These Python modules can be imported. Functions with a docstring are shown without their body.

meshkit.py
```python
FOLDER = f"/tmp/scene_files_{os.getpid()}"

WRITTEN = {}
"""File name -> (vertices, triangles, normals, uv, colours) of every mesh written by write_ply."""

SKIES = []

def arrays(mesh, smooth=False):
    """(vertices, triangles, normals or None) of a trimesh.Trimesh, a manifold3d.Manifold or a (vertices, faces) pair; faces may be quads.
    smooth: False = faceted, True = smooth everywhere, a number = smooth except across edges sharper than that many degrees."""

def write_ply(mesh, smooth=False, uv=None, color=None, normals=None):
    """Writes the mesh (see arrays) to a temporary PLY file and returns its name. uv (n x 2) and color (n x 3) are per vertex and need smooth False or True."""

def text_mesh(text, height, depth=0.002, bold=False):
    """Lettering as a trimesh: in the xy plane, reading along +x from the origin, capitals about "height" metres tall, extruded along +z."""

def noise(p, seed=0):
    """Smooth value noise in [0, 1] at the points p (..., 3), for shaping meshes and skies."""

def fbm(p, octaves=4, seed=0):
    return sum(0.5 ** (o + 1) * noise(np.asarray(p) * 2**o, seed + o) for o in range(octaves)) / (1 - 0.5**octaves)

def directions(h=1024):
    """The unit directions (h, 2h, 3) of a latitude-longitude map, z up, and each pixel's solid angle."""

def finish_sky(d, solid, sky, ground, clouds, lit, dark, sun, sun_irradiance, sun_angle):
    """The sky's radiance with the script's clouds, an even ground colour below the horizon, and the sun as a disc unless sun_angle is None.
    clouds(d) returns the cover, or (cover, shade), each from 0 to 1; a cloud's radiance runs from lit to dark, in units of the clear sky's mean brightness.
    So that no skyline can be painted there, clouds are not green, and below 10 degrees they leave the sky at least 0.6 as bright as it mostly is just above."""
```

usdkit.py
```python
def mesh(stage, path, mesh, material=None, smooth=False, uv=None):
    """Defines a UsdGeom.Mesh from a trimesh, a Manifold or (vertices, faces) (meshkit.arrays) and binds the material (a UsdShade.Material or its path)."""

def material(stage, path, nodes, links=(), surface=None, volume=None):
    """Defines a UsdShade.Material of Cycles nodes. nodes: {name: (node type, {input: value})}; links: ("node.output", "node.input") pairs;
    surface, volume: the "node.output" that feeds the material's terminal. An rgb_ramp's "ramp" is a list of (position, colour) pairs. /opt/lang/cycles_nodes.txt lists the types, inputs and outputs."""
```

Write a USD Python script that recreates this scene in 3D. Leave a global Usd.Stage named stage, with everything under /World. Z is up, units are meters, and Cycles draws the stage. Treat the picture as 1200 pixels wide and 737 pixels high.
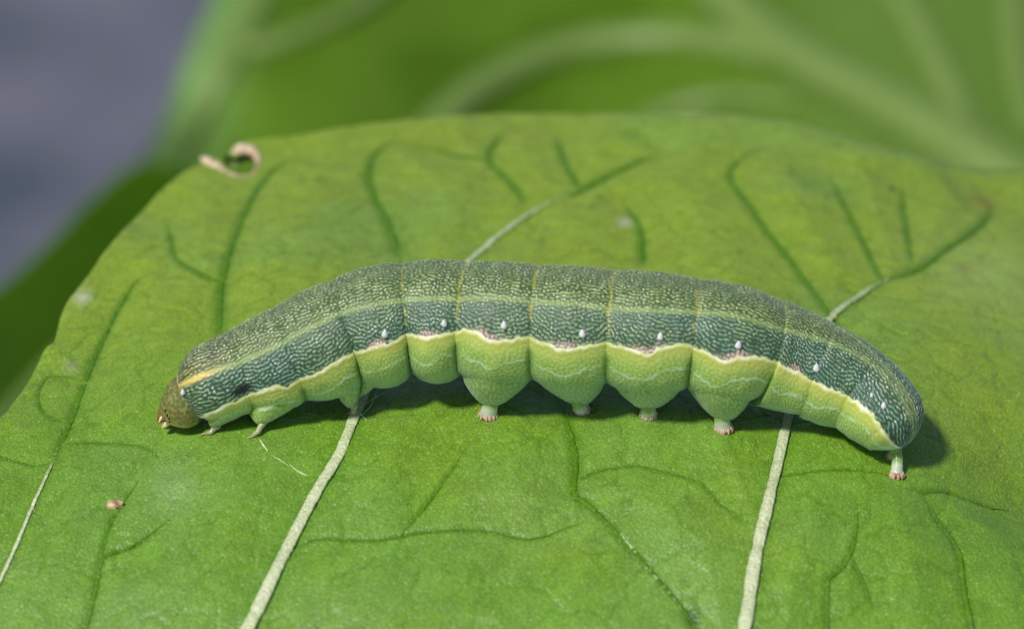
import math, numpy as np, trimesh, usdkit, meshkit, manifold3d
from pxr import Usd, UsdGeom, UsdLux, UsdShade, Sdf, Gf, Vt
from scipy.interpolate import CubicSpline, PchipInterpolator
from scipy.ndimage import map_coordinates, gaussian_filter1d
from scipy.spatial import cKDTree
from shapely.geometry import Polygon, Point
import shapely

RS = np.random.RandomState(7)
MM = 0.001                      # everything below is drawn in millimetres and written in metres
stage = Usd.Stage.CreateInMemory()
UsdGeom.SetStageUpAxis(stage, 'Z'); UsdGeom.SetStageMetersPerUnit(stage, 1.0)
world = UsdGeom.Xform.Define(stage, '/World'); stage.SetDefaultPrim(world.GetPrim())
UsdGeom.Scope.Define(stage, '/World/Looks')

# ------------------------------------------------------------------ camera
ELEV, DIST, FOCAL, HAP = math.radians(30), 200.0, 180.0, 36.0
SE, CE = math.sin(ELEV), math.cos(ELEV)
UPC = np.array([0, SE, CE]); FWD = np.array([0, CE, -SE]); RIGHT = np.array([1.0, 0, 0])
TARGET = UPC * 3.33
EYE = TARGET - FWD * DIST
FSTOP, FOCUS = 52.0, 198.5
EXPOSURE = 0.05
cam = UsdGeom.Camera.Define(stage, '/World/camera')
m = np.eye(4); m[0, :3], m[1, :3], m[2, :3], m[3, :3] = RIGHT, UPC, -FWD, EYE * MM
cam.AddTransformOp().Set(Gf.Matrix4d(*m.ravel().tolist()))
cam.CreateFocalLengthAttr(FOCAL); cam.CreateHorizontalApertureAttr(HAP); cam.CreateVerticalApertureAttr(HAP * 628 / 1024)
cam.CreateClippingRangeAttr(Gf.Vec2f(0.005, 50)); cam.CreateFStopAttr(FSTOP); cam.CreateFocusDistanceAttr(FOCUS * MM)
cam.CreateExposureAttr(EXPOSURE)

# ------------------------------------------------------------------ light
SUN = np.array([-0.36, -0.42, 0.80]); SUN /= np.linalg.norm(SUN)
SUN_I, SUN_ANGLE, SKY = 1.0, 6.5, 0.075
sky_m = usdkit.material(stage, '/World/Looks/sky', {
    's': ('sky_texture', {'sky_type': 'single_scattering', 'sun_disc': False, 'sun_elevation': math.asin(SUN[2]), 'sun_rotation': math.atan2(SUN[0], SUN[1])}),
    'b': ('background_shader', {'strength': SKY})}, [('s.color', 'b.color')], surface='b.background')
dome = UsdLux.DomeLight.Define(stage, '/World/sky'); dome.CreateIntensityAttr(1.0)
UsdShade.MaterialBindingAPI.Apply(dome.GetPrim()).Bind(sky_m)
sun = UsdLux.DistantLight.Define(stage, '/World/sun')
sun.CreateNormalizeAttr(True); sun.CreateIntensityAttr(SUN_I); sun.CreateAngleAttr(SUN_ANGLE); sun.CreateColorAttr(Gf.Vec3f(1.0, 0.96, 0.90))
z = SUN; x = np.cross([0, 0, 1.0], z); x /= np.linalg.norm(x); y = np.cross(z, x)
m = np.eye(4); m[0, :3], m[1, :3], m[2, :3] = x, y, z
sun.AddTransformOp().Set(Gf.Matrix4d(*m.ravel().tolist()))

# ------------------------------------------------------------------ helpers
FX = FOCAL / HAP * 1200                         # pixels of the 1200 x 737 photograph, for measuring it
def ray(px, py):
    px, py = np.asarray(px, float), np.asarray(py, float)
    d = FWD + ((px - 600) / FX)[..., None] * RIGHT - ((py - 368.5) / FX)[..., None] * UPC
    return d
def project(P):
    q = np.asarray(P) - EYE; dz = q @ FWD
    return 600 + FX * (q @ RIGHT) / dz, 368.5 - FX * (q @ UPC) / dz
def lin(r, g, b):
    c = np.array([r, g, b], float) / 255
    return np.where(c < 0.04045, c / 12.92, ((c + 0.055) / 1.055) ** 2.4)
def smooth(a, b, x):
    t = np.clip((x - a) / (b - a), 0, 1); return t * t * (3 - 2 * t)
def mixc(a, b, w):
    return a + (b - a) * np.asarray(w)[..., None]
def curve(pts, n):
    p = np.array(pts, float); t = np.concatenate([[0], np.cumsum(np.linalg.norm(np.diff(p[:, :2], axis=0), axis=1))])
    return np.stack([PchipInterpolator(t, p[:, k])(np.linspace(0, t[-1], n)) for k in range(p.shape[1])], 1)

names = {}
def numbered(name, parent):
    k = names.get((parent, name), -1) + 1; names[(parent, name)] = k
    return f'{parent}/{name}' if k == 0 else f'{parent}/{name}_{k:03d}'
def tag(prim, label=None, category=None, group=None, kind=None):
    for k, v in (('label', label), ('category', category), ('group', group), ('kind', kind)):
        if v: prim.SetCustomDataByKey(k, v)
    return prim
def thing(name, label, category, group=None):
    x = UsdGeom.Xform.Define(stage, numbered(name, '/World'))
    return tag(x.GetPrim(), label, category, group)
def obj(name, mesh, mat, parent=None, smooth=True, tint=None, extra=None):
    path = numbered(name, str(parent.GetPath()) if parent else '/World')
    if isinstance(mesh, trimesh.Trimesh): v, f = np.array(mesh.vertices), np.array(mesh.faces)
    elif hasattr(mesh, 'to_mesh'):
        mm = mesh.to_mesh(); v, f = np.array(mm.vert_properties[:, :3]), np.array(mm.tri_verts)
    else: v, f = mesh
    g = usdkit.mesh(stage, path, (np.asarray(v) * MM, np.asarray(f)), mat, smooth=smooth)
    if tint is not None:
        UsdGeom.PrimvarsAPI(g).CreatePrimvar('tint', Sdf.ValueTypeNames.Color3fArray, 'vertex').Set(Vt.Vec3fArray.FromNumpy(np.clip(tint, 0, 1).astype(np.float32)))
    for k, a in (extra or {}).items():
        UsdGeom.PrimvarsAPI(g).CreatePrimvar(k, Sdf.ValueTypeNames.FloatArray, 'vertex').Set(Vt.FloatArray.FromNumpy(a.astype(np.float32)))
    return g.GetPrim()
def grid_faces(n, m, wrap=False):
    i, j = np.meshgrid(np.arange(n - 1), np.arange(m if wrap else m - 1), indexing='ij')
    a, b, c, d = i * m + j, (i + 1) * m + j, (i + 1) * m + (j + 1) % m, i * m + (j + 1) % m
    return np.stack([a, b, c, d], -1).reshape(-1, 4)
def tris(q): return np.vstack([q[:, [0, 1, 2]], q[:, [0, 2, 3]]])
def tube(P, R, sides=10, flat=1.0):
    """A tube along P with radii R and rounded-off ends; flat squashes it vertically."""
    P, R = np.asarray(P, float), np.broadcast_to(R, (len(P),)).astype(float)
    T = np.gradient(P, axis=0); T /= np.linalg.norm(T, axis=1, keepdims=True) + 1e-12
    A = np.cross(T, [0, 0, 1.0]); bad = np.linalg.norm(A, axis=1) < 0.05; A[bad] = [1, 0, 0]
    A /= np.linalg.norm(A, axis=1, keepdims=True); B = np.cross(A, T)
    a = np.arange(sides) * 2 * np.pi / sides
    V = P[:, None] + R[:, None, None] * (np.cos(a)[None, :, None] * A[:, None] + flat * np.sin(a)[None, :, None] * B[:, None])
    v = np.vstack([V.reshape(-1, 3), P[:1] - T[:1] * R[0] * .6, P[-1:] + T[-1:] * R[-1] * .6]); n = len(P) * sides
    f = tris(grid_faces(len(P), sides, True)); j = np.arange(sides)
    f = np.vstack([f, np.stack([np.full(sides, n), j, (j + 1) % sides], 1), np.stack([np.full(sides, n + 1), n - sides + (j + 1) % sides, n - sides + j], 1)])
    return v, f
def sphere_at(c, r, sub=2):
    s = trimesh.creation.icosphere(sub); s.vertices = s.vertices * np.asarray(r) + c; return s
def chain(joints, refine=0.08):
    """Hulls of neighbouring spheres joined into one tapering limb."""
    S = [manifold3d.Manifold.sphere(r, 20).translate(tuple(map(float, p))) for p, r in joints]
    return sum((manifold3d.Manifold.batch_hull([a, b]) for a, b in zip(S[1:], S[2:])), manifold3d.Manifold.batch_hull(S[:2]))

# ------------------------------------------------------------------ materials
def leafy(path, grain=9.0, bump=0.00002, rough=0.40, spec=0.5, trans=0.15, speck=0.5):
    """Leaf surface: colour from the mesh's own tint, painted sheen included, cell-sized grain and relief."""
    return usdkit.material(stage, f'/World/Looks/{path}', {
        'g': ('geometry', {}), 'mm': ('vector_math', {'math_type': 'scale', 'scale': 1000.0}),
        'c': ('attribute', {'attribute': 'tint'}),
        'n1': ('noise_texture', {'scale': grain, 'detail': 3.0, 'roughness': 0.65}),
        'v1': ('voronoi_texture', {'scale': grain * 0.9, 'feature': 'f1'}),
        'n2': ('noise_texture', {'scale': 1.1, 'detail': 4.0, 'roughness': 0.6}),
        'r1': ('map_range', {'value': 0, 'from_min': 0.3, 'from_max': 0.7, 'to_min': 0.74, 'to_max': 1.28, 'clamp': True}),
        'r2': ('map_range', {'value': 0, 'from_min': 0.3, 'from_max': 0.7, 'to_min': 0.88, 'to_max': 1.12, 'clamp': True}),
        'mu': ('math', {'math_type': 'multiply'}),
        'cc': ('vector_math', {'math_type': 'scale'}),
        'n3': ('noise_texture', {'scale': grain * 1.3, 'detail': 1.0}),
        'sp': ('map_range', {'from_min': 0.62, 'from_max': 0.74, 'to_min': 0.0, 'to_max': speck, 'clamp': True}),
        'pale': ('mix', {'color2': tuple(lin(196, 205, 150))}),
        'ht': ('math', {'math_type': 'subtract'}),
        'b': ('bump', {'strength': 1.0, 'distance': bump}),
        'p': ('principled_bsdf', {'roughness': rough, 'specular_ior_level': spec, 'subsurface_weight': 0.0}),
        't': ('translucent_bsdf', {}), 'mx': ('mix_closure', {'fac': trans})},
        [('g.position', 'mm.vector1'), ('mm.vector', 'n1.vector'), ('mm.vector', 'n2.vector'), ('mm.vector', 'n3.vector'), ('mm.vector', 'v1.vector'),
         ('n1.fac', 'r1.value'), ('n2.fac', 'r2.value'), ('r1.result', 'mu.value1'), ('r2.result', 'mu.value2'), ('c.color', 'cc.vector1'), ('mu.value', 'cc.scale'),
         ('n3.fac', 'sp.value'), ('sp.result', 'pale.fac'), ('cc.vector', 'pale.color1'),
         ('n1.fac', 'ht.value1'), ('v1.distance', 'ht.value2'), ('ht.value', 'b.height'), ('b.normal', 'p.normal'),
         ('pale.color', 'p.base_color'), ('cc.vector', 't.color'), ('p.BSDF', 'mx.closure1'), ('t.BSDF', 'mx.closure2')], surface='mx.closure')
def plain(path, color, color2=None, scale=6.0, rough=0.45, spec=0.5, sss=0.0, bump=0.0, trans=0.0, tint=False, sheen=0.0):
    nodes = {'g': ('geometry', {}), 'mm': ('vector_math', {'math_type': 'scale', 'scale': 1000.0}),
             'n': ('noise_texture', {'scale': scale, 'detail': 4.0, 'roughness': 0.65}),
             'r': ('rgb_ramp', {'ramp': [(0.32, tuple(color)), (0.68, tuple(color2 if color2 is not None else color))]}),
             'p': ('principled_bsdf', {'roughness': rough, 'specular_ior_level': spec, 'subsurface_weight': sss, 'subsurface_scale': 0.0003, 'subsurface_radius': (1, 0.9, 0.5), 'transmission_weight': trans, 'sheen_weight': sheen, 'sheen_roughness': 0.4, 'sheen_tint': (.8, .9, 1.0)})}
    links = [('g.position', 'mm.vector1'), ('mm.vector', 'n.vector'), ('n.fac', 'r.fac'), ('r.color', 'p.base_color')]
    if tint:
        nodes['c'] = ('attribute', {'attribute': 'tint'}); links = links[:2] + [('c.color', 'p.base_color')]
    if bump:
        nodes['b'] = ('bump', {'strength': 1.0, 'distance': bump}); links += [('n.fac', 'b.height'), ('b.normal', 'p.normal')]
    return usdkit.material(stage, f'/World/Looks/{path}', nodes, links, surface='p.BSDF')
M_blade = leafy('leaf_blade')
M_vein_pale = leafy('pale_vein', grain=8.0, bump=0.00004, rough=0.45, speck=0.5)
M_vein_dark = leafy('sunken_vein', rough=0.5, spec=0.4, speck=0.3)
M_far = leafy('far_leaf', rough=0.6, spec=0.12, trans=0.2)
M_far_vein = plain('far_vein', lin(94, 120, 46), lin(110, 134, 66), 1.0, 0.5)
M_ground = plain('ground', lin(56, 68, 80), lin(112, 110, 124), 0.022, 0.9, 0.2)
M_skin = plain('skin', (1, 1, 1), None, 16.0, 0.46, 0.45, sss=0.25, bump=0.000006, tint=True, sheen=0.25)
M_head = plain('head_capsule', (1, 1, 1), None, 9.0, 0.24, 0.55, sss=0.35, bump=0.000008, tint=True)
M_white = plain('white_tubercle_or_glint', lin(235, 232, 225), lin(250, 248, 244), 6.0, 0.25, 0.5, sss=0.2)
M_foot = plain('foot', (1, 1, 1), None, 5.0, 0.2, 0.6, sss=0.35, bump=0.00002, tint=True)
M_crochet = plain('crochet', lin(168, 120, 100), lin(214, 178, 156), 6.0, 0.35, 0.5, bump=0.00003)
M_leg = plain('thoracic_leg', lin(140, 140, 84), lin(190, 186, 140), 4.0, 0.2, 0.6, sss=0.4, bump=0.00002)
M_mouth = plain('mouthpart', lin(104, 66, 32), lin(146, 104, 60), 6.0, 0.3, 0.5)
M_palp = plain('palp', lin(206, 176, 130), lin(226, 204, 164), 6.0, 0.3, 0.5)
M_eye = plain('stemma', lin(18, 14, 10), None, 6.0, 0.1, 0.6)
M_tan = plain('torn_margin', lin(160, 120, 78), lin(236, 212, 180), 2.6, 0.45, 0.4, sss=0.2, bump=0.00005)
M_silk = plain('silk', lin(150, 176, 110), lin(215, 222, 190), 5.0, 0.3, 0.5)
M_crumb = plain('crumb', lin(122, 88, 46), lin(216, 194, 152), 4.0, 0.5, 0.4, bump=0.00003)
M_dark = plain('dark_speck', lin(30, 34, 18), lin(50, 48, 26), 4.0, 0.5, 0.4)

# ------------------------------------------------------------------ the setting
g = 6000.0
v = np.array([[-g, -g, -220], [g, -g, -220], [g, g, -220], [-g, g, -220]]); f = np.array([[0, 1, 2], [0, 2, 3]])
tag(obj('ground', (v, f), M_ground, smooth=False), 'blue grey ground far below the leaves, out of focus', 'ground', kind='structure')

# ------------------------------------------------------------------ the leaf: its surface
def base_h(x, y):
    x, y = np.asarray(x, float), np.asarray(y, float)
    h = np.where(y < 0, -0.020 * y ** 2, -0.002 * y ** 2)
    h = h - 0.010 * np.clip(x - 7, 0, None) ** 2 - 0.0035 * np.clip(-x - 6, 0, None) ** 2
    h = h - 1.7 * np.exp(-((x - 21) / 4.2) ** 2 - ((y + 2.5) / 5.0) ** 2)
    p = np.stack([x * 0.09 + 40, y * 0.09 + 40, 0 * x + 3.3], -1)
    return h + 0.9 * (meshkit.fbm(p, 2, 5) - 0.5)
def on_leaf(px, py, lift=0.0, hf=base_h):
    """The point of the leaf's surface (or a given height above it) that the photograph shows at a pixel."""
    d = ray(px, py); t = np.full(d.shape[:-1], 195.0)
    for _ in range(60):
        P = EYE + d * t[..., None]; err = P[..., 2] - hf(P[..., 0], P[..., 1]) - lift
        t = t + np.clip(err / (-d[..., 2] + 0.12), -4, 4)
    return EYE + d * t[..., None]

VEINS = [  # (pixels of the photograph, half width at the start and end in mm, kind)
 ([(225, 860), (255, 800), (290, 737), (343, 630), (371, 577), (399, 529), (415, 490), (440, 440), (490, 370), (555, 302), (600, 265), (640, 240), (667, 230)], .30, .11, 'pale'),
 ([(667, 230), (700, 212), (735, 195), (775, 178)], .20, .14, 'dark'),
 ([(835, 860), (850, 800), (872, 737), (885, 655), (900, 590), (912, 541), (922, 496), (940, 430), (975, 372), (1010, 345), (1045, 325)], .29, .14, 'pale'),
 ([(1045, 325), (1080, 312), (1110, 290), (1140, 270), (1160, 245), (1150, 228)], .18, .14, 'dark'),
 ([(-40, 770), (-10, 700), (10, 660), (40, 590), (65, 535)], .09, .06, 'pale'),
 ([(65, 535), (80, 500), (95, 460), (115, 410), (140, 360), (160, 330), (190, 318)], .14, .09, 'dark'),
 ([(258, 395), (258, 350), (265, 310), (280, 265), (300, 225), (325, 195), (360, 182)], .17, .10, 'dark'),
 ([(258, 330), (225, 315), (205, 300), (198, 270), (192, 250)], .10, .07, 'dark'),
 ([(467, 300), (455, 262), (437, 228), (432, 200), (445, 175), (470, 165)], .17, .11, 'dark'),
 ([(615, 235), (590, 205), (572, 185), (585, 160), (600, 150)], .13, .09, 'dark'),
 ([(572, 185), (545, 183), (500, 172), (462, 168)], .10, .07, 'dark'),
 ([(680, 218), (660, 185), (652, 155)], .13, .09, 'dark'),
 ([(752, 310), (752, 275), (740, 250), (728, 235)], .16, .08, 'dark'),
 ([(985, 385), (930, 310), (895, 265), (870, 230), (855, 205), (870, 185), (905, 172)], .11, .13, 'dark'),
 ([(1035, 330), (990, 240), (970, 200)], .09, .09, 'dark'),
 ([(1068, 305), (1060, 250), (1055, 215)], .09, .08, 'dark'),
 ([(655, 470), (670, 510), (675, 545), (672, 575), (690, 590), (720, 620), (750, 655), (780, 690), (805, 718), (820, 740), (845, 790)], .15, .11, 'dark'),
 ([(728, 626), (750, 655), (772, 681), (798, 710)], .035, .03, 'pale'),
 ([(678, 560), (735, 545), (790, 555), (820, 565), (845, 590), (860, 600), (880, 625)], .07, .05, 'dark'),
 ([(85, 790), (100, 737), (112, 690), (120, 655), (160, 635), (190, 615), (207, 600)], .13, .09, 'dark'),
 ([(120, 655), (125, 625), (138, 600), (165, 560)], .08, .05, 'dark'),
 ([(348, 640), (380, 630), (440, 632), (500, 622), (560, 620), (620, 630), (690, 612), (712, 612)], .07, .05, 'dark'),
 ([(470, 626), (500, 590), (530, 550), (545, 525)], .06, .05, 'dark'),
 ([(965, 790), (970, 737), (970, 680), (985, 665), (1000, 640), (1005, 600), (1000, 580)], .12, .06, 'dark'),
 ([(1150, 790), (1140, 737), (1130, 690), (1125, 650), (1100, 610), (1080, 580), (1060, 560)], .15, .08, 'dark'),
 ([(995, 648), (1000, 655), (1015, 690), (1025, 720)], .06, .05, 'dark'),
 ([(100, 448), (60, 440), (45, 465), (48, 480), (65, 492), (82, 497)], .06, .06, 'dark'),
 ([(72, 520), (95, 518), (150, 520), (180, 530), (190, 545)], .06, .05, 'dark'),
 ([(-30, 520), (20, 540), (45, 545), (62, 540)], .05, .05, 'dark'),
 ([(1078, 577), (1105, 575), (1140, 588), (1190, 600)], .09, .06, 'dark'),
 ([(906, 562), (930, 555), (1000, 550), (1062, 562)], .05, .04, 'dark'),
]
vein_xy, vein_w, vein_pale, vein_f = [], [], [], []
for pts, w0, w1, kind in VEINS:
    c = curve(pts, 160); P = on_leaf(c[:, 0], c[:, 1])
    vein_xy.append(P[:, :2]); w0, w1 = (w0, w1) if kind == 'pale' else (w0 * 1.2 + .012, w1 * 1.2 + .012); vein_w.append(np.linspace(w0, w1, len(P))); vein_pale.append(kind == 'pale'); k_ = np.linspace(0, 1, 160); vein_f.append(smooth(0, .22, k_) * smooth(1, .70, k_) if w0 < .085 or kind == 'dark' and False else smooth(-.1, .1, k_) * smooth(1, .72, k_) if kind == 'dark' else np.ones(160))
allv = np.vstack(vein_xy); allw = np.concatenate(vein_w); allf = np.concatenate(vein_f); allp = np.concatenate([np.full(160, p) for p in vein_pale])
vtree = cKDTree(allv)
# a fine net of small veins between the big ones is left to voronoi cells in numpy
cells = np.stack(np.meshgrid(np.arange(-34, 36, 2.6), np.arange(-26, 36, 2.6)), -1).reshape(-1, 2); cells = cells + RS.uniform(-.9, .9, cells.shape)
ctree = cKDTree(cells)
cells2 = np.stack(np.meshgrid(np.arange(-34, 36, .85), np.arange(-26, 36, .85)), -1).reshape(-1, 2); ctree2 = cKDTree(cells2 + RS.uniform(-.38, .38, cells2.shape))
def leaf_fields(x, y):
    q = np.stack([x, y], -1); wob = np.stack([meshkit.noise(np.stack([x * 1.4, y * 1.4, 0 * x + 7], -1), 3), meshkit.noise(np.stack([x * 1.4, y * 1.4, 0 * x + 9], -1), 4)], -1) - .5
    d, i = vtree.query(q + wob * 0.10); w = allw[i]
    dc, _ = ctree.query(q + wob * 1.2, k=2); net = dc[:, 1] - dc[:, 0]
    return d, w, allp[i], net, allf[i]
def leaf_h(x, y, F=None):
    sh = np.shape(x); x, y = np.ravel(x).astype(float), np.ravel(y).astype(float)
    d, w, pale, net, fad = F if F is not None else leaf_fields(x, y)
    h = base_h(x, y) + 0.32 * (1 - np.exp(-(d / 1.9) ** 2)) - fad * np.where(pale, -0.05, 0.06) * np.exp(-(d / (w * 1.3)) ** 2)
    h = h - 0.045 * np.exp(-(net / 0.16) ** 2) + 0.07 * (meshkit.fbm(np.stack([x * 1.3, y * 1.3, 0 * x], -1), 3, 11) - .5)
    return h.reshape(sh)

edge_px = [(-240, 740), (-120, 625), (-60, 560), (0, 490), (30, 450), (56, 408), (64, 402), (66, 392), (75, 365), (100, 330), (150, 265), (200, 217), (235, 196), (262, 188), (273, 178), (286, 170), (310, 166), (370, 158), (440, 144), (500, 136), (600, 129), (700, 130),
           (800, 130), (900, 135), (960, 148), (1020, 165), (1080, 180), (1140, 191), (1200, 196), (1260, 204), (1330, 220), (1420, 260)]
e = np.array(edge_px, float); ew = on_leaf(e[:, 0], e[:, 1]); edge_f = PchipInterpolator(ew[:, 0], ew[:, 1])
X0, X1 = ew[0, 0], ew[-1, 0]
hole_px = curve([(262, 196), (267, 205), (278, 208), (292, 206), (300, 199), (302, 190), (297, 183), (287, 183), (279, 188), (272, 190), (264, 180), (252, 186), (262, 196)], 60)
hole = Polygon(on_leaf(hole_px[:, 0], hole_px[:, 1])[:, :2]).buffer(0)
YN = -24.0
NX, NY = 560, 560
xs = np.linspace(X0, X1, NX); ye = edge_f(xs); ye = ye + 0.10 * (meshkit.fbm(np.stack([xs * 1.1, 0 * xs, 0 * xs], -1), 3, 2) - .5)
rows = np.concatenate([np.linspace(ye.max() + .01, -16, 440), np.linspace(-16, YN, 40)[1:]]); NY = len(rows)
X = np.repeat(xs[:, None], NY, 1); Y = np.minimum(rows[None, :], ye[:, None])
F = leaf_fields(X.ravel(), Y.ravel()); H = leaf_h(X, Y, F)
exs = np.linspace(X0 - 3, X1 + 3, 6000); etree = cKDTree(np.stack([exs, np.interp(exs, xs, ye)], -1))
edge_drop = lambda x, y: -0.40 * np.exp(-etree.query(np.stack([np.ravel(x), np.ravel(y)], -1))[0].reshape(np.shape(x)) / .8) * smooth(-9, -2, x)
H = H + edge_drop(X, Y) - 0.12 * np.exp(-(etree.query(np.stack([X.ravel(), Y.ravel()], -1))[0].reshape(X.shape) / .10) ** 2)
d, w, pale, net, fad = F
p3 = np.stack([X.ravel(), Y.ravel(), 0 * X.ravel()], -1)
n_lo = meshkit.fbm(p3 * 0.12 + 20, 3, 21); n_mid = meshkit.fbm(p3 * 0.7 + 9, 3, 31)
C_far, C_near, C_dark, C_yel = lin(130, 156, 40), lin(103, 146, 40), lin(70, 118, 2), lin(138, 152, 30)
col = mixc(np.broadcast_to(C_near, (X.size, 3)), C_far, smooth(-9, 13, Y.ravel() + 4 * (n_lo - .5)))  # lighter far half: its grazing sky sheen is put into the colour
col = mixc(col, C_yel, 0.22 * smooth(.5, .75, n_lo))
col = mixc(col, lin(108, 148, 66), 0.4 * smooth(.52, .7, meshkit.fbm(p3 * .16 + 50, 3, 41)))
col = col * (0.9 + 0.2 * n_mid)[:, None]
col = mixc(col, C_dark, fad * np.where(pale, .55, .95) * np.exp(-(d / (w * np.where(pale, 2.0, 1.3))) ** 2))
col = mixc(col, C_dark, 0.46 * np.exp(-(net / 0.11) ** 2) * smooth(.30, .55, n_mid)) 
d2 = ctree2.query(np.stack([X.ravel() + .25 * (n_mid - .5), Y.ravel() + .25 * (n_lo - .5)], -1), k=2)[0]; net2 = d2[:, 1] - d2[:, 0]
col = mixc(col, C_dark, 0.20 * np.exp(-(net2 / 0.06) ** 2))
def stain_or_sheen(px, py, r, c, a):
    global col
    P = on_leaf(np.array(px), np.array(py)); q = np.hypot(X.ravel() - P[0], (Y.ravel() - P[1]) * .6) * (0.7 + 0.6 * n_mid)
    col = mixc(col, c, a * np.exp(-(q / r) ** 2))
stain_or_sheen(97., 353., .35, lin(190, 190, 165), .7); stain_or_sheen(83., 430., .3, lin(160, 160, 130), .4); stain_or_sheen(732., 262., .28, lin(190, 185, 160), .7)
stain_or_sheen(1155., 238., .55, lin(120, 90, 40), .6); stain_or_sheen(1128., 318., .35, lin(120, 96, 40), .6); stain_or_sheen(812., 724., .3, lin(26, 60, 10), .8)
stain_or_sheen(205., 570., .9, lin(150, 180, 130), .25); stain_or_sheen(1160., 330., 2.6, lin(150, 176, 104), .4); stain_or_sheen(275., 205., .55, lin(150, 160, 80), .5); stain_or_sheen(738., 590., .1, lin(40, 70, 16), .7)  # first is leaf sheen painted pale; second just a broad paler patch
vtop = np.stack([X, Y, H], -1).reshape(-1, 3); ftop = grid_faces(NX, NY)[:, ::-1]
cen = vtop[ftop].mean(1)[:, :2]; near_hole = (np.abs(cen - np.array(hole.centroid.coords[0])) < 3.5).all(1)
kill = np.zeros(len(ftop), bool); kill[near_hole] = shapely.contains_xy(hole, cen[near_hole, 0], cen[near_hole, 1])
ftop = ftop[~kill]
# the underside, coarser, 0.35 mm below, joined along the far edge
tb = np.linspace(0, 1, 90) ** 1.1; Xb = np.repeat(xs[:, None], 90, 1); Yb = ye[:, None] - .02 + (YN - ye + .02)[:, None] * tb
Hb = base_h(Xb, Yb) - .35 + edge_drop(Xb, Yb)
vb = np.stack([Xb, Yb, Hb], -1).reshape(-1, 3); fb = grid_faces(NX, 90)
cb = vb[fb].mean(1)[:, :2]; fb = fb[~shapely.contains_xy(hole.buffer(.12), cb[:, 0], cb[:, 1])]
n0 = len(vtop); i = np.arange(NX - 1)
skirt = np.stack([i * NY, n0 + i * 90, n0 + (i + 1) * 90, (i + 1) * NY], 1)
leaf = thing('leaf', 'green leaf in focus under the caterpillar, bitten hole at its upper left edge', 'leaf')
fall = tris(np.vstack([ftop, fb + n0, skirt])); vall = np.vstack([vtop, vb])
fall = fall[np.linalg.norm(np.cross(vall[fall[:, 1]] - vall[fall[:, 0]], vall[fall[:, 2]] - vall[fall[:, 0]]), axis=1) > 1e-7]
obj('blade', (vall, fall), M_blade, leaf, True, np.vstack([col, np.broadcast_to(lin(120, 150, 90), (len(vb), 3))]))
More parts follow.
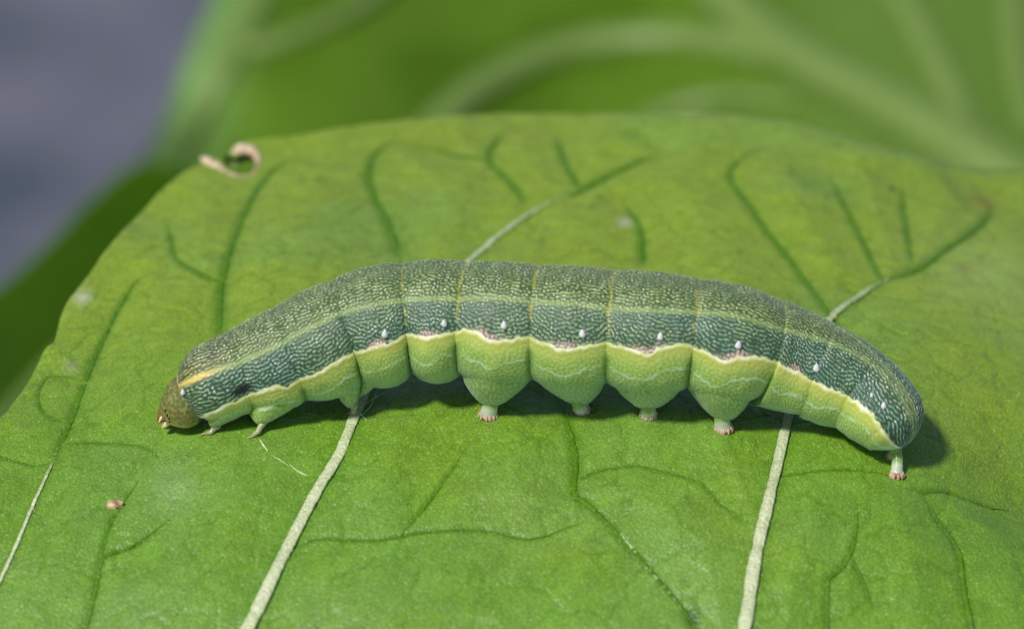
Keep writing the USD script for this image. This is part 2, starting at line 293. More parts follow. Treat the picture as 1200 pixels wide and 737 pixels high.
for (pts, w0, w1, kind), xy, wv in zip(VEINS, vein_xy, vein_w):
    n = max(12, int(np.linalg.norm(np.diff(xy, axis=0), axis=1).sum() / .12)); k = np.linspace(0, 159, n)
    px_, py_, ww = (np.interp(k, np.arange(160), a) for a in (xy[:, 0], xy[:, 1], wv))
    lump = meshkit.fbm(np.stack([k * .35, 0 * k, 0 * k + len(pts)], -1), 3, int(w0 * 1000))
    taper = smooth(0, .15, np.linspace(0, 1, n)) * smooth(0, .30, np.linspace(1, 0, n)) if kind == 'dark' else smooth(0, .1, np.linspace(0, 1, n)) * smooth(0, .12, np.linspace(1, 0, n))
    zz = leaf_h(px_, py_) + edge_drop(px_, py_)
    if kind == 'pale':
        R = 1.15 * ww * (0.85 + .3 * lump) * (.35 + .65 * np.clip(taper * 2, 0, 1)); flat = .24
        P = np.stack([px_, py_, zz + R * .02], -1)
        nm = 'side_vein'; M = M_vein_pale; up_ = np.clip(np.sin(np.arange(8) * 2 * np.pi / 8), 0, 1)
        cc = mixc(np.broadcast_to(lin(116, 150, 66), (n, 8, 3)), lin(206, 212, 174), up_[None, :] ** .7 * (.65 + .5 * lump)[:, None].clip(0, 1)); cc = mixc(cc, lin(112, 148, 60), np.broadcast_to(smooth(.75, 1, np.linspace(0, 1, n))[:, None] * .6, (n, 8))); c = np.vstack([cc.reshape(-1, 3), cc[0, :1], cc[-1, :1]])
    else:
        R = ww * .62 * (.65 + .7 * lump) * np.clip(taper, .06, 1); flat = .35
        P = np.stack([px_, py_, zz + .01 + .0 * R], -1)
        nm = 'small_vein'; M = M_vein_dark
        c = np.broadcast_to(lin(78, 122, 4), (n * 8 + 2, 3)) * (0.85 + .3 * np.concatenate([np.repeat(lump, 8), [.5, .5]]))[:, None]
    obj(nm, tube(P, R, 8, flat), M, leaf, True, c)
# the healed, tan margin round the bitten hole
rim = []
mpx = curve([(237, 192, .10), (244, 196, .25), (253, 200, .20), (262, 204, .07), (277, 208, .045), (291, 206, .045), (300, 199, .05), (302, 190, .09), (296, 182, .24), (284, 181, .30), (274, 185, .12)], 70)
P = on_leaf(mpx[:, 0], mpx[:, 1], 0.02)
P[:, 2] = leaf_h(P[:, 0], P[:, 1]) + edge_drop(P[:, 0], P[:, 1]) + .02
R = mpx[:, 2] * (.8 + .5 * meshkit.fbm(np.stack([np.arange(70) * .22, np.zeros(70), np.zeros(70)], -1), 3, 8))
v, f = tube(P, R, 14, .55); v = v + .10 * (meshkit.fbm(v * 4, 3, 5) - .5)[:, None]
obj('torn_margin', (v, f), M_tan, leaf)

# ------------------------------------------------------------------ the two leaves behind, out of focus
def far_leaf(name, label, outline, place, tint_f, veins, hidden=()):
    """outline: pixels; place(px, py): depth along the view at which the blade stands."""
    poly = Polygon(outline); x0, y0, x1, y1 = poly.bounds
    o = curve(list(outline) + [outline[0]], 260)[:-1]
    n = 70; gx, gy = np.meshgrid(np.linspace(x0, x1, n), np.linspace(y0, y1, n)); q = np.stack([gx.ravel(), gy.ravel()], 1)
    q = q[shapely.contains_xy(Polygon(o).buffer(-6), q[:, 0], q[:, 1])]; q = np.vstack([o, q])
    from scipy.spatial import Delaunay
    T = Delaunay(q).simplices; c = q[T].mean(1); T = T[shapely.contains_xy(Polygon(o), c[:, 0], c[:, 1])]
    at = lambda a, b: EYE + ray(a, b) * np.asarray(place(a, b))[..., None]
    P = at(q[:, 0], q[:, 1]); nrm = np.cross(P[T[:, 1]] - P[T[:, 0]], P[T[:, 2]] - P[T[:, 0]]); T = np.where((nrm @ -FWD > 0)[:, None], T, T[:, ::-1])
    tot = len(P); back = P + FWD * .4; k = np.arange(len(o)); kk = (k + 1) % len(o)
    fall = np.vstack([T, T[:, ::-1] + tot, np.stack([k, kk, tot + kk], 1), np.stack([k, tot + kk, tot + k], 1)])
    L = thing(name, label, 'leaf')
    c = tint_f(q[:, 0], q[:, 1])
    obj('blade', (np.vstack([P, back]), fall), M_far, L, True, np.vstack([c, c]))
    for pts, r0, r1 in veins:
        cv = curve(pts, 60); Pv = at(cv[:, 0], cv[:, 1]) - FWD * .2
        obj('vein', tube(Pv, np.linspace(r0, r1, 60), 10, .8), M_far_vein, L)
    return L
place1 = lambda a, b: 318 - 0.07 * (np.asarray(b) - 100) + 5 * np.sin((np.asarray(a) - 450) / 150.) * smooth(150, 500, np.asarray(a)) + 22 * smooth(330, 170, np.asarray(a)) * smooth(60, 300, np.asarray(b))
def tint1(a, b):
    n = meshkit.fbm(np.stack([a / 140., b / 140., 0 * a], -1), 3, 3)
    c = mixc(np.broadcast_to(lin(68, 104, 0), (len(a), 3)), lin(82, 118, 16), smooth(.42, .62, n))
    c = mixc(c, lin(92, 124, 48), smooth(820, 1000, a) * .8)
    return mixc(c, lin(112, 150, 84), smooth(340, 240, a + .25 * b))  # bright left edge: a highlight painted into the tint
far_leaf('leaf', 'large blurred green leaf with broad pale veins behind the caterpillar leaf',
    [(280, -90), (252, -10), (216, 75), (188, 150), (156, 205), (100, 262), (160, 340), (400, 400), (800, 420), (1150, 420), (1400, 400), (1450, 100), (1400, -120), (800, -140)], place1, tint1,
    [([(760, -100), (850, 0), (945, 75), (1040, 125), (1130, 178), (1260, 260)], 1.5, 2.2), ([(480, 190), (540, 122), (600, 85), (680, 55), (780, 45), (860, 55), (950, 82)], 1.1, 1.3),
     ([(1020, -60), (1080, 40), (1115, 110), (1150, 190)], .9, 1.1), ([(720, 190), (790, 128), (860, 115), (930, 120)], .9, .5), ([(330, -60), (290, 30), (250, 110), (215, 180)], .9, .8), ([(290, 60), (400, 20), (470, -30)], .8, .6), ([(1185, -60), (1190, 60), (1210, 150)], .8, .8)])
place2 = lambda a, b: 300 - .02 * (np.asarray(b) - 300) + .10 * (np.asarray(a) - 100) 
far_leaf('leaf', 'dark shaded blurred leaf below the left edge of the caterpillar leaf',
    [(-160, 470), (-60, 370), (0, 335), (55, 286), (108, 232), (170, 190), (300, 240), (320, 420), (200, 620), (-100, 720), (-220, 600)], place2,
    lambda a, b: np.broadcast_to(lin(112, 160, 12), (len(a), 3)) * (.8 + .4 * meshkit.fbm(np.stack([a / 90., b / 90., 0 * a], -1), 3, 13))[:, None], [([(-120, 640), (60, 430), (240, 260)], .8, .6)])

# ------------------------------------------------------------------ the caterpillar
cat = thing('caterpillar', 'plump dark green caterpillar with a pale yellow side stripe, standing across the leaf', 'caterpillar')
CTRL = np.array([  # photograph: middle of the body (px, py), radius (px), clearance under it (mm)
 (205, 462, 30, .3), (213, 460, 36, .3), (224, 457, 41, .3), (238, 453, 45, .35), (253, 447, 48, .35), (280, 439, 52, .35), (312, 428, 58, .4), (340, 418, 62, .45), (372, 407, 67, .5), (405, 395, 70, .6), (438, 386, 73, .7), (475, 380, 74.5, .75), (512, 379, 75, .8), (550, 381, 76, .8),
 (587, 384, 77, .8), (630, 386, 77, .8), (673, 389, 77, .8), (718, 391, 76.5, .8), (763, 395, 76, .8), (810, 399, 75, .75), (854, 406, 73, .7), (893, 415, 69, .5), (927, 425, 64, .35), (955, 435, 61, .3), (982, 447, 57, .25), (1008, 460, 53, .22), (1032, 481, 49, .18), (1051, 505, 42, .1), (1063, 530, 25, .05)], float)
arc = np.concatenate([[0], np.cumsum(np.hypot(*np.diff(CTRL[:, :2], axis=0).T))])
NS, NP = 1050, 440
# more rings than the drawing needs at the two ends, where the tube closes
u = np.linspace(0, arc[-1], NS)
sp = np.stack([gaussian_filter1d(PchipInterpolator(arc, CTRL[:, k])(u), 14, mode='nearest') for k in range(4)], 1)
def lift_for(px, py, up):
    P = on_leaf(px, py, up); return P
rad = sp[:, 2] / 30.0
cen3 = on_leaf(sp[:, 0], sp[:, 1], rad + sp[:, 3])
rad = rad * ((cen3 - EYE) @ FWD) / 200.0
cen3 = gaussian_filter1d(cen3, 12, axis=0, mode='nearest')
Tn = np.gradient(cen3, axis=0); Tn /= np.linalg.norm(Tn, axis=1, keepdims=True)
Tn = gaussian_filter1d(Tn, 25, axis=0, mode='nearest'); Tn /= np.linalg.norm(Tn, axis=1, keepdims=True)
Fr = np.cross(Tn, [0, 0, 1.0]); Fr /= np.linalg.norm(Fr, axis=1, keepdims=True); Nu = np.cross(Fr, Tn)
smm = np.concatenate([[0], np.cumsum(np.linalg.norm(np.diff(cen3, axis=0), axis=1))]); LEN = smm[-1]
s_at = lambda px: np.interp(px, sp[:, 0], smm)
endcap = np.sqrt(np.clip(1 - (1 - np.clip(smm / 1.1, 0, 1)) ** 2, 0, 1)) * np.sqrt(np.clip(1 - (1 - np.clip((LEN - smm) / 1.0, 0, 1)) ** 2, 0, 1))
seams = np.array([216, 284, 340, 405, 476, 545, 628, 716, 810, 899, 957, 1008, 1046], float); seam_s = s_at(seams)
bnd = np.concatenate([[-.6], seam_s, [LEN + .6]])
seg = np.clip(np.searchsorted(bnd, smm, 'right') - 1, 0, len(bnd) - 2); tt = (smm - bnd[seg]) / (bnd[seg + 1] - bnd[seg])
phi = (np.arange(NP) / NP * 2 - 1) * np.pi                     # 0 on the back, +90 degrees facing the camera, 180 below
S, PH = np.meshgrid(smm, phi, indexing='ij'); TT = np.repeat(tt[:, None], NP, 1); SEG = np.repeat(seg[:, None], NP, 1); A = np.abs(PH)
main = np.where(SEG >= 10, .22, smooth(3, 5, SEG) * .5 + .5)          # the folds are deepest in the middle of the body
vent = smooth(math.radians(48), math.radians(100), A)
cusp = 1 - np.clip(np.abs(np.sin(np.pi * TT)), 0, 1) ** .72
R = rad[:, None] * (1 + 0.012 - (0.042 * (1 - vent) + 0.19 * vent) * cusp * main * (.75 + .5 * np.random.RandomState(3).rand(16)[SEG]))
# fine secondary folds round the body
R = R * (1 - .006 * (1 - vent) * (0.5 + .5 * np.cos(2 * np.pi * TT * 3)))
# flatter belly
R = R * (1 - (.05 + .09 * smooth(4.6, 6, SEG) * smooth(11, 9, SEG)) * smooth(math.radians(105), math.radians(150), A))
R = R * endcap[:, None]
def surf(R):
    return cen3[:, None] + R[..., None] * (np.sin(PH)[..., None] * Fr[:, None] + np.cos(PH)[..., None] * Nu[:, None])
V0 = surf(R)
# which angle of each ring the photograph's lines run through
def line_angle(poly, lo=math.radians(5), hi=math.radians(140), blur=4):
    poly = np.array(poly, float); V = surf(rad[:, None] * endcap[:, None] * np.ones_like(PH)); px, py = project(V); sel = (phi > lo) & (phi < hi)
    yl = np.interp(px[:, sel], poly[:, 0], poly[:, 1]); dif = py[:, sel] - yl
    k = np.argmax(dif > 0, axis=1); k = np.clip(k, 1, sel.sum() - 1); r = np.arange(NS); a, b = dif[r, k - 1], dif[r, k]
    out = phi[sel][k - 1] + (phi[1] - phi[0]) * np.clip(-a / (b - a + 1e-9), 0, 1)
    return gaussian_filter1d(out, blur, mode='nearest')
STRIPE = [(200, 500), (236, 487), (253, 479), (291, 463), (321, 450), (337, 452), (370, 436), (405, 417), (438, 405), (456, 401), (478, 390), (484, 392), (500, 394), (522, 391), (543, 385), (550, 387), (560, 388), (577, 399), (592, 396), (622, 394), (634, 400), (650, 405), (664, 408), (680, 405), (712, 400),
          (722, 405), (740, 407), (760, 414), (772, 406), (804, 402), (814, 406), (832, 415), (850, 422), (862, 417), (895, 417), (903, 420), (930, 433), (955, 446), (985, 459), (1012, 475), (1030, 492), (1045, 508), (1060, 528)]
SUBD = [(200, 458), (220, 447), (237, 439), (260, 431), (287, 422), (317, 409), (355, 388), (395, 368), (430, 359), (467, 352), (545, 349), (591, 349), (631, 354), (680, 357), (725, 361), (768, 364), (822, 365), (868, 371), (892, 379), (941, 392), (967, 399), (1006, 416), (1042, 440), (1070, 480)]
st = line_angle(STRIPE, blur=3); sd = line_angle(SUBD, blur=6)
endb = smooth(LEN - .3, LEN - 1.8, smm); k_ = np.searchsorted(smm, LEN - 1.5); st[k_:] = st[k_] + np.radians(10) * smooth(LEN - 1.5, LEN, smm[k_:])
wig = (meshkit.fbm(np.stack([smm * 2.2, 0 * smm, 0 * smm], -1), 3, 77) - .5)
RL = rad[:, None]
D = (A - st[:, None]) * RL + .10 * wig[:, None] + .14 * (meshkit.fbm(np.stack([S * 6, PH * 7, 0 * S], -1), 2, 78) - .5)    # mm below the stripe's upper edge
DS = (A - sd[:, None]) * RL + .10 * (meshkit.fbm(np.stack([S * 2, PH * 3, 0 * S], -1), 3, 79) - .5)                        # mm from the line along the back
# labyrinth of pale granules, drawn flat and wrapped round the body
TX, TP, PX = 36.0, 20.0, .022
nx, ny = int(TX / PX), int(TP / PX); W = np.fft.rfft2(RS.randn(nx, ny))
kx = np.fft.fftfreq(nx, PX)[:, None]; ky = np.fft.rfftfreq(ny, PX)[None, :]; kr = np.hypot(kx, ky)
def band(f0, bw, rot=None, spread=.55):
    w_ = np.exp(-((kr - f0) / bw) ** 2)
    if rot is not None:
        a = np.arctan2(kx, ky) - rot; a = (a + np.pi / 2) % np.pi - np.pi / 2; w_ = w_ * np.exp(-(a / spread) ** 2)
    t_ = np.fft.irfft2(W * w_, s=(nx, ny)); return t_ / t_.std()
cx, cy = (S + 1) / PX, (PH * RL + TP / 2) / PX
samp = lambda tex: map_coordinates(tex, [cx, cy], order=1, mode='wrap')
L0, Lp, Lm = (samp(band(6.5, 1.4, r)) for r in (0.0, .55, -.55)); ISO = samp(band(5.2, 1.5)); FINE = samp(band(7.5, 2.0))
rotf = np.clip(1.9 * (TT - .5) * smooth(-.3, .8, DS) + 1.2 * (meshkit.fbm(np.stack([S * .7, PH * 1.5, 0 * S], -1), 2, 80) - .5), -1, 1)
wl = np.stack([np.clip(1 - np.abs(rotf), 0, 1), np.clip(rotf, 0, 1), np.clip(-rotf, 0, 1)])
lab = (wl[0] * L0 + wl[1] * Lp + wl[2] * Lm) / np.sqrt((wl ** 2).sum(0)); lab = lab * .85 + ISO * .35
gran = smooth(.25, 1.25, lab + .55 * FINE) * .8 + .2 * smooth(-.3, .8, lab)
dots = smooth(1.2, 2.3, FINE)
near_seam = S - seam_s[np.argmin(np.abs(S[..., None] - seam_s), -1)] + .16 * (meshkit.fbm(np.stack([S * .2, PH * RL * 2.2, 0 * S + SEG * 0], -1), 2, 90) - .5)
inseam = np.exp(-(near_seam / .075) ** 2)
# --- pigment, plus sheen painted along the back
lo = meshkit.fbm(np.stack([S * .5, PH * 1.6, 0 * S], -1), 3, 81)
top = smooth(.1, -.25, DS)
dark = mixc(mixc(np.broadcast_to(lin(48, 80, 56), S.shape + (3,)), lin(44, 80, 62), smooth(.45, .7, lo)), lin(58, 83, 44), top)
grain_c = mixc(mixc(np.broadcast_to(lin(148, 172, 124), S.shape + (3,)), lin(138, 166, 136), smooth(.45, .65, lo)), lin(164, 180, 110), top)
head_end = smooth(s_at(330), s_at(240), S)
dark = mixc(dark, lin(58, 60, 38), head_end * top * .8); 
c = mixc(dark, grain_c, gran * (.50 + .32 * smooth(.35, .65, meshkit.fbm(np.stack([S * 3, PH * 8, 0 * S], -1), 2, 82))))
line = np.exp(-(DS / .12) ** 2) * (.42 + .35 * lo) + .30 * np.exp(-((DS + .42) / .06) ** 2) * lo
c = mixc(c, mixc(np.broadcast_to(lin(152, 172, 98), c.shape), lin(232, 206, 110), smooth(s_at(275), s_at(240), S)), np.clip(line + .5 * line * head_end, 0, 1))
c = mixc(c, lin(96, 112, 86), .40 * np.exp(-(A / .24) ** 2))  # grey band paints the grazing reflection along the top of the back
c = mixc(c, lin(176, 170, 70), inseam * (.75 * smooth(4.5, 5.5, SEG + .5) * smooth(9.6, 8.6, SEG) * smooth(-.1, -.4, D)) * np.clip((.6 + .7 * np.exp(-(DS / .5) ** 2)) * smooth(.3, .6, meshkit.fbm(np.stack([S * 3, PH * RL * 4, 0 * S], -1), 2, 91)), 0, 1))
c = mixc(c, lin(235, 240, 220), dots * .6 * smooth(-.2, -.5, D))
# below: white edge, yellow band, green belly, thin pale lower line
gb = mixc(np.broadcast_to(lin(146, 178, 84), S.shape + (3,)), lin(132, 166, 88), smooth(.8, 2.4, D))
gb = gb * (1 + .13 * np.tanh(ISO + .5 * FINE)[..., None] * smooth(.3, .9, D)[..., None])
gb = mixc(gb, lin(190, 208, 146), .42 * smooth(.4, 1.6, FINE + .3 * ISO))
gb = mixc(gb, lin(206, 202, 98), np.exp(-(np.clip(D - .15, 0, None) / .42) ** 2) * (.40 + .35 * lo))
dipw = np.exp(-((TT - .46) / .26) ** 2)
gb = mixc(gb, lin(248, 244, 214), np.exp(-((D - .06) / (.06 + .04 * dipw)) ** 2) * (.38 + .55 * dipw) * (.55 + .6 * smooth(.35, .6, meshkit.fbm(np.stack([S * 5, 0 * S, 0 * S + 4], -1), 2, 92))).clip(0, 1))
LL = D + .10 * (meshkit.fbm(np.stack([S * 7, PH * 4, 0 * S], -1), 2, 93) - .5) - (1.16 + .10 * np.sin(TT * 2 * np.pi) + .22 * (meshkit.fbm(np.stack([S * 1.1, 0 * S, 0 * S + 2], -1), 3, 83) - .5)) * np.clip(RL / 2.5, .3, 1)
gb = mixc(gb, lin(186, 212, 176), np.exp(-(LL / .05) ** 2) * (.25 + .75 * smooth(.3, .6, meshkit.fbm(np.stack([S * 4, 0 * S, 0 * S], -1), 2, 84))) * smooth(0, .12, TT) * smooth(1, .88, TT))
gb = mixc(gb, lin(70, 116, 18), np.exp(-((S - seam_s[np.argmin(np.abs(S[..., None] - seam_s), -1)]) / .13) ** 2) * smooth(.3, .8, D) * np.where(SEG >= 10, .25, .8))
c = mixc(c, gb, smooth(-.03, .03, D))
ab = smooth(3.5, 4, SEG) * smooth(10.5, 10, SEG)
pink = np.exp(-((TT - .46) / .13) ** 2) * np.exp(-((D + .10) / .10) ** 2) * ab
c = mixc(c, mixc(np.broadcast_to(lin(150, 112, 104), c.shape), lin(222, 196, 186), smooth(-.2, .9, FINE)), np.clip(pink * 1.1, 0, .8))
q = np.hypot((S - s_at(279)) * .72, ((PH - st[:, None]) * RL + .30) * 1.5); c = mixc(c, lin(10, 14, 12), np.exp(-(q / .33) ** 4) * .95)
c = mixc(c, lin(92, 92, 48), .55 * smooth(s_at(250), s_at(215), S) * (.35 + .65 * top) * smooth(.1, -.2, D))
c = mixc(c, lin(190, 170, 80), .7 * smooth(s_at(250), s_at(215), S) * smooth(-.1, .4, D))
# --- relief
relief = .11 * (meshkit.fbm(np.stack([S * 1.7, PH * RL * .9, 0 * S], -1), 3, 95) - .5) * smooth(.2, .9, D) + .015 * (np.tanh(lab) * .5 + gran - .5) * smooth(.15, -.15, D) + .007 * np.tanh(ISO) * smooth(0, .4, D) + .05 * np.exp(-((D - .10) / .16) ** 2) + .015 * np.exp(-(LL / .07) ** 2) * smooth(.4, .7, D) - .05 * inseam * (1 - vent) * .6
R2 = R + relief * endcap[:, None]
V = surf(R2)
# --- cones of the walking legs, drawn out of the belly towards each foot
LEGS = [  # (cone px, foot px, foot py, ring half width mm, foot radius mm, stands on, how far drawn out)
 (585, 572, 487, 1.42, .38, 'pro', .66), (674, 682, 481, 1.36, .34, 'pro', .70), (764, 760, 487, 1.36, .35, 'pro', .67), (852, 848, 503, 1.42, .37, 'pro', .66), (1045, 1051, 557, .50, .28, 'pro', .12),
 (252, 241, 509, .66, .09, 'leg', .54), (302, 295, 513, .90, .095, 'leg', .50), (398, 413, 485, .85, .10, 'leg', .72)]
legs = []
for cpx, fx_, fy_, wr, fr, kind, out in LEGS:
    foot = on_leaf(np.array(float(fx_)), np.array(float(fy_)), 0.0, leaf_h)
    i0 = np.argmin(np.abs(sp[:, 0] - cpx))
    rel = foot - cen3[i0]; side_off = rel @ Fr[i0]
    a0 = min(max(math.atan2(rel @ Fr[i0], rel @ Nu[i0]), math.radians(112)), math.radians(143))
    for sgn in (1, -1):
        ft = foot if sgn == 1 else foot - 2 * side_off * Fr[i0]
        if sgn == -1 and cpx > 1000: ft = foot - 1.3 * side_off * Fr[i0] - .9 * Tn[i0]
        if sgn == -1: ft = np.array([ft[0], ft[1], leaf_h(ft[0], ft[1])])
        j0 = int(np.argmin(np.abs(phi - sgn * a0))); base = cen3[i0] + R[i0, j0] * (math.sin(sgn * a0) * Fr[i0] + math.cos(a0) * Nu[i0])
        dist = np.hypot((S - smm[i0]) / wr, (PH - sgn * a0) * rad[i0] / (wr * .95))
        wgt = np.clip((1 - dist ** 1.08) / (.84 if kind == 'pro' else .95), 0, 1); wgt = 1.15 * wgt / (1 + .15 * wgt ** 6); wgt = wgt * smooth(-.05, .30, wgt)
        V = V + (wgt * out)[..., None] * (ft - base)
        if cpx > 1000: legs.append((kind, ft + np.array([.02, .30 * sgn, .45]), ft, fr, sgn, Nu[i0], Fr[i0])); continue
        legs.append((kind, base + (out - (.06 if kind == 'pro' else 0)) * (ft - base), ft, fr, sgn, Nu[i0], Fr[i0]))
vb = np.vstack([V.reshape(-1, 3), V[0].mean(0), V[-1].mean(0)]); n = NS * NP; j = np.arange(NP)
fb = np.vstack([tris(grid_faces(NS, NP, True)), np.stack([np.full(NP, n), j, (j + 1) % NP], 1), np.stack([np.full(NP, n + 1), n - NP + (j + 1) % NP, n - NP + j], 1)])
a_, b_, c_ = (vb[fb[:, k]] for k in range(3))
vol = np.einsum('ij,ij->i', a_ - cen3[NS // 2], np.cross(b_ - cen3[NS // 2], c_ - cen3[NS // 2])).sum()
if vol < 0: fb = fb[:, ::-1]
obj('body', (vb, fb), M_skin, cat, True, np.vstack([c.reshape(-1, 3), c[0, :1], c[-1, :1]]))
# feet
for kind, top_, ft, fr, sgn, nu, fro in legs:
    if kind == 'pro':
        ax = ft - top_; L_ = np.linalg.norm(ax); k = np.linspace(-1.1, 1, 22)
        P = top_ + k[:, None] * ax; P[:, 2] = np.maximum(P[:, 2], ft[2] + .02)
        prof = np.interp(k, [-1.1, -.2, .2, .6, .85, 1], [.5, .76, .82, .84, .90, 1.0]) * fr
        v, f = tube(P, prof, 20); v = v + .04 * (meshkit.fbm(v * 5, 2, 3) - .5)[:, None]
        kc = np.append(np.repeat(k, 20), [k[0], k[-1]]); ft_c = mixc(mixc(np.broadcast_to(lin(132, 166, 88), v.shape), lin(196, 208, 172), smooth(-.1, .35, kc)), lin(206, 170, 146), smooth(.72, 1, kc)); ft_c = ft_c * (.8 + .4 * meshkit.fbm(v * 7, 2, 9))[:, None]
        pl = obj('proleg', (v, f), M_foot, cat, True, ft_c)
        for q_ in range(13):                      # the little hooks that grip the leaf
            a = 2 * np.pi * q_ / 13 + RS.uniform(-.2, .2); o = np.array([math.cos(a), math.sin(a), 0]); b = P[-1] + o * fr * .84
            obj('crochet', chain([(b + [0, 0, .10], .055), (b + o * .03 + [0, 0, .03], .06), (b + o * .04 + [0, 0, -.02], .05)]), M_crochet, pl, 40)
    else:
        mid = top_ + .45 * (ft - top_) + fro * sgn * .10; tip = ft + np.array([-.06, 0, .02])
        up = top_ - .25 * (ft - top_)
        ch = chain([(up, fr * 1.6), (top_ + .1 * (ft - top_), fr * 1.3), (mid, fr), (mid + .6 * (tip - mid), fr * .7), (tip, fr * .35)])
        lg = obj('thoracic_leg', ch, M_leg, cat, 40)
        obj('claw', chain([(tip + [0, 0, .02], fr * .4), (tip + np.array([-.12, -.05, 0]), fr * .15)]), M_crochet, lg, 40)
# white raised spots above the stripe, one for each side of a segment; the last stands in for a head highlight
Vpx, Vpy = project(V); facing = (PH > math.radians(-15)) & (PH < math.radians(110))
def on_body(px, py):
    q = np.where(facing, np.hypot(Vpx - px, Vpy - py), 1e9); i, j = np.unravel_index(np.argmin(q), q.shape); return i, j
for px, py, r in [(451, 392, .15), (521, 379, .15), (591, 382, .16), (683, 392, .17), (774, 395, .16), (865, 405, .16), (957, 432, .17), (1036, 476, .13), (1022, 464, .09), (215, 460, .12)]:
    i, jn = on_body(px, py)
    for jj in ((jn, (NP - jn) % NP) if px < 900 else (jn,)):
        p_ = V[i, jj]; nrm = p_ - cen3[i]; nrm /= np.linalg.norm(nrm)
        s_ = sphere_at((0, 0, 0), (.8 * r, .8 * r, 1.35 * r), 2); s_.vertices[:, :2] *= np.interp(s_.vertices[:, 2:] / r, [-1.35, -.4, 1.35], [.8, 1.1, .45]); s_.vertices += .16 * r * (meshkit.fbm(s_.vertices / r * 1.2 + i, 2, 4) - .5)[:, None]
        ax = nrm * .35 + np.array([0, 0, 1.0]) - .2 * nrm * 0; ax /= np.linalg.norm(ax); T_ = trimesh.geometry.align_vectors([0, 0, 1], ax); s_.apply_transform(T_); s_.apply_translation(p_ + nrm * .04 + ax * .03)
        obj('tubercle_or_glint', s_, M_white, cat)
# head capsule, tucked low against the leaf
hc = on_leaf(np.array(217.), np.array(471.), 1.22)
hd = trimesh.creation.icosphere(6); q = hd.vertices.copy()
hx, hy, hz = q.T
shape = np.stack([hx * .88, hy * 1.10, hz * 1.22], 1)
shape *= (1 - .06 * np.exp(-(hy / .10) ** 2) * smooth(-.3, .5, hz - .5 * hx))[:, None]     # the groove between the two lobes
shape[:, 0] -= .30 * smooth(.1, -.9, hz) * smooth(.2, -.6, hx)                                  # the face slopes forward to the mouth
shape *= (1 - .18 * smooth(-.3, -1, hz))[:, None]
th = math.radians(14); shape = np.stack([shape[:, 0] * math.cos(th) + shape[:, 2] * math.sin(th), shape[:, 1], -shape[:, 0] * math.sin(th) + shape[:, 2] * math.cos(th)], 1)
hn = meshkit.fbm(q * 3.2, 4, 6)
hnet = smooth(.40, .62, meshkit.fbm(q * 11, 2, 16)); 
hcol = mixc(np.broadcast_to(lin(92, 96, 46), q.shape), lin(126, 132, 74), hnet)
hcol = mixc(hcol, lin(112, 88, 44), smooth(.48, .66, hn) * .35)
hcol = mixc(hcol, lin(150, 152, 74), smooth(-.15, -.6, hz) * .75)
hcol = mixc(hcol, lin(128, 64, 30), np.exp(-(np.linalg.norm(q - np.array([-.72, -.35, -.62]), axis=1) / .36) ** 2) * .9)
hcol = mixc(hcol, lin(212, 186, 128), np.exp(-(np.linalg.norm(q - np.array([-.2, -.72, -.68]), axis=1) / .26) ** 2) * .8)
head = obj('head', (hc + shape + .03 * (hn - .5)[:, None] * q, hd.faces), M_head, cat, True, hcol)
def on_head(dirv, out=0.0):
    k = np.argmax(q @ (np.array(dirv) / np.linalg.norm(dirv))); return hc + shape[k] * (1 + out)
for k, dv in enumerate([(-.62, -.80, -.20), (-.50, -.88, -.28), (-.42, -.88, -.40), (-.55, -.70, -.48), (-.66, -.68, -.36), (-.72, -.6, -.1)]):
    for sg in (1, -1): obj('stemma', sphere_at(on_head((dv[0], dv[1] * sg, dv[2])), .045, 2), M_eye, head)
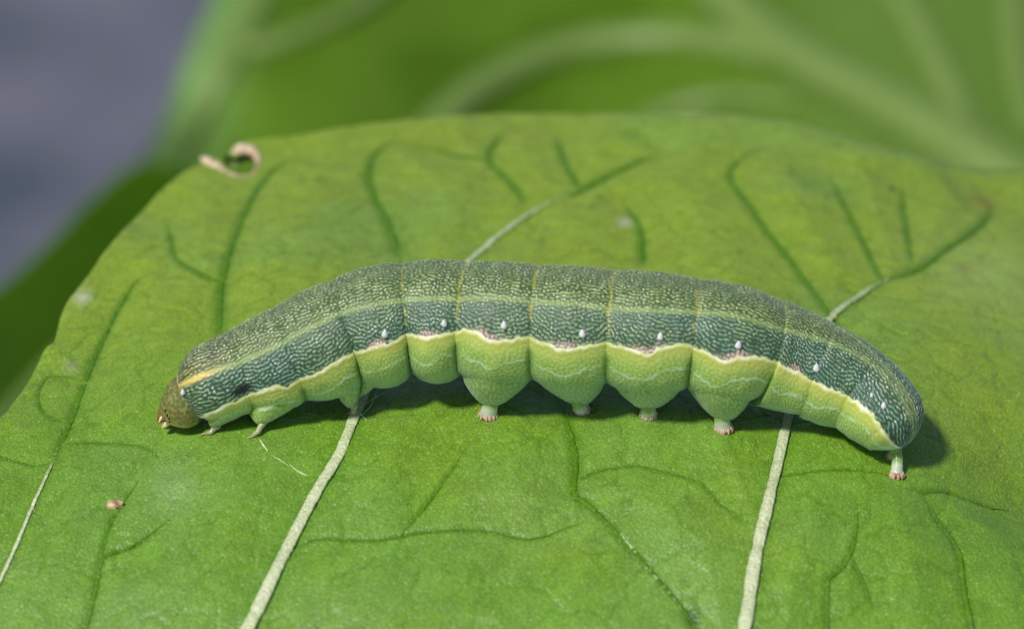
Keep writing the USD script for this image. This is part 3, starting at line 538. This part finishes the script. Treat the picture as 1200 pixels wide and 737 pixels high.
for sg in (1, -1):
    b = on_head((-.75, -.30 * sg, -.72), -.08); obj('mandible', chain([(b, .20), (b + np.array([-.12, .06 * sg, -.20]), .13), (b + np.array([-.10, .12 * sg, -.30]), .06)]), M_mouth, head, 40)
    b = on_head((-.45, -.62 * sg, -.75), -.08); obj('palp', chain([(b, .15), (b + np.array([-.12, -.03 * sg, -.16]), .10), (b + np.array([-.22, -.02 * sg, -.24]), .05)]), M_palp, head, 40)
    b = on_head((-.72, -.55 * sg, -.50)); obj('antenna', chain([(b, .07), (b + np.array([-.06, -.05 * sg, -.08]), .05), (b + np.array([-.10, -.08 * sg, -.15]), .025)]), M_palp, head, 40)
b = on_head((-.86, 0, -.80), -.06); obj('labrum', chain([(b + np.array([0, -.18, 0]), .13), (b + np.array([0, .18, 0]), .13)]), M_mouth, head, 40)

# ------------------------------------------------------------------ small things on the leaf
def lay(pts, n, lift):
    c_ = curve(pts, n); P = on_leaf(c_[:, 0], c_[:, 1], 0, base_h); P[:, 2] = leaf_h(P[:, 0], P[:, 1]) + lift; return P
silk = thing('silk_thread', 'thin broken white silk thread on the leaf below the front legs', 'silk thread')
for pts, r in [([(304, 523), (309, 530), (314, 536)], .06), ([(318, 540), (330, 546), (338, 550)], .03), ([(340, 549), (349, 555), (361, 559)], .05)]:
    P = lay(pts, 16, .03); obj('strand', tube(P, .7 * r * np.interp(np.arange(16), [0, 7, 15], [.4, 1, .4]), 8), M_silk, silk)
silk2 = thing('silk_thread', 'tuft of pale silk strands beside the third front leg on the pale vein', 'silk thread')
for pts, r in [([(405, 487), (420, 478), (432, 466)], .05), ([(415, 492), (428, 484), (441, 462)], .04), ([(425, 476), (436, 470), (450, 461)], .04), ([(412, 480), (424, 488), (430, 495)], .035)]:
    P = lay(pts, 16, .04); obj('strand', tube(P, .6 * r * np.interp(np.arange(16), [0, 7, 15], [.4, 1, .5]), 8), M_silk, silk2)
def crumb(px, py, r, M, seed, kind, label, sc=(1.3, .8, .6)):
    s_ = trimesh.creation.icosphere(3); s_.vertices = s_.vertices * (1 + .9 * (meshkit.fbm(s_.vertices * 1.6 + seed, 3, seed) - .5))[:, None] * r * np.array(sc)
    P = lay([(px - 1, py), (px + 1, py)], 3, 0)[1]; s_.apply_translation(P + [0, 0, r * .3])
    tag(obj(kind, s_, M), label, kind)
crumb(135, 592, .26, M_crumb, 3, 'crumb', 'tan crumb lying on the leaf at the lower left')
crumb(1045, 222, .10, M_dark, 5, 'speck', 'tiny black speck near the far right edge of the leaf', (1, 1, .8))
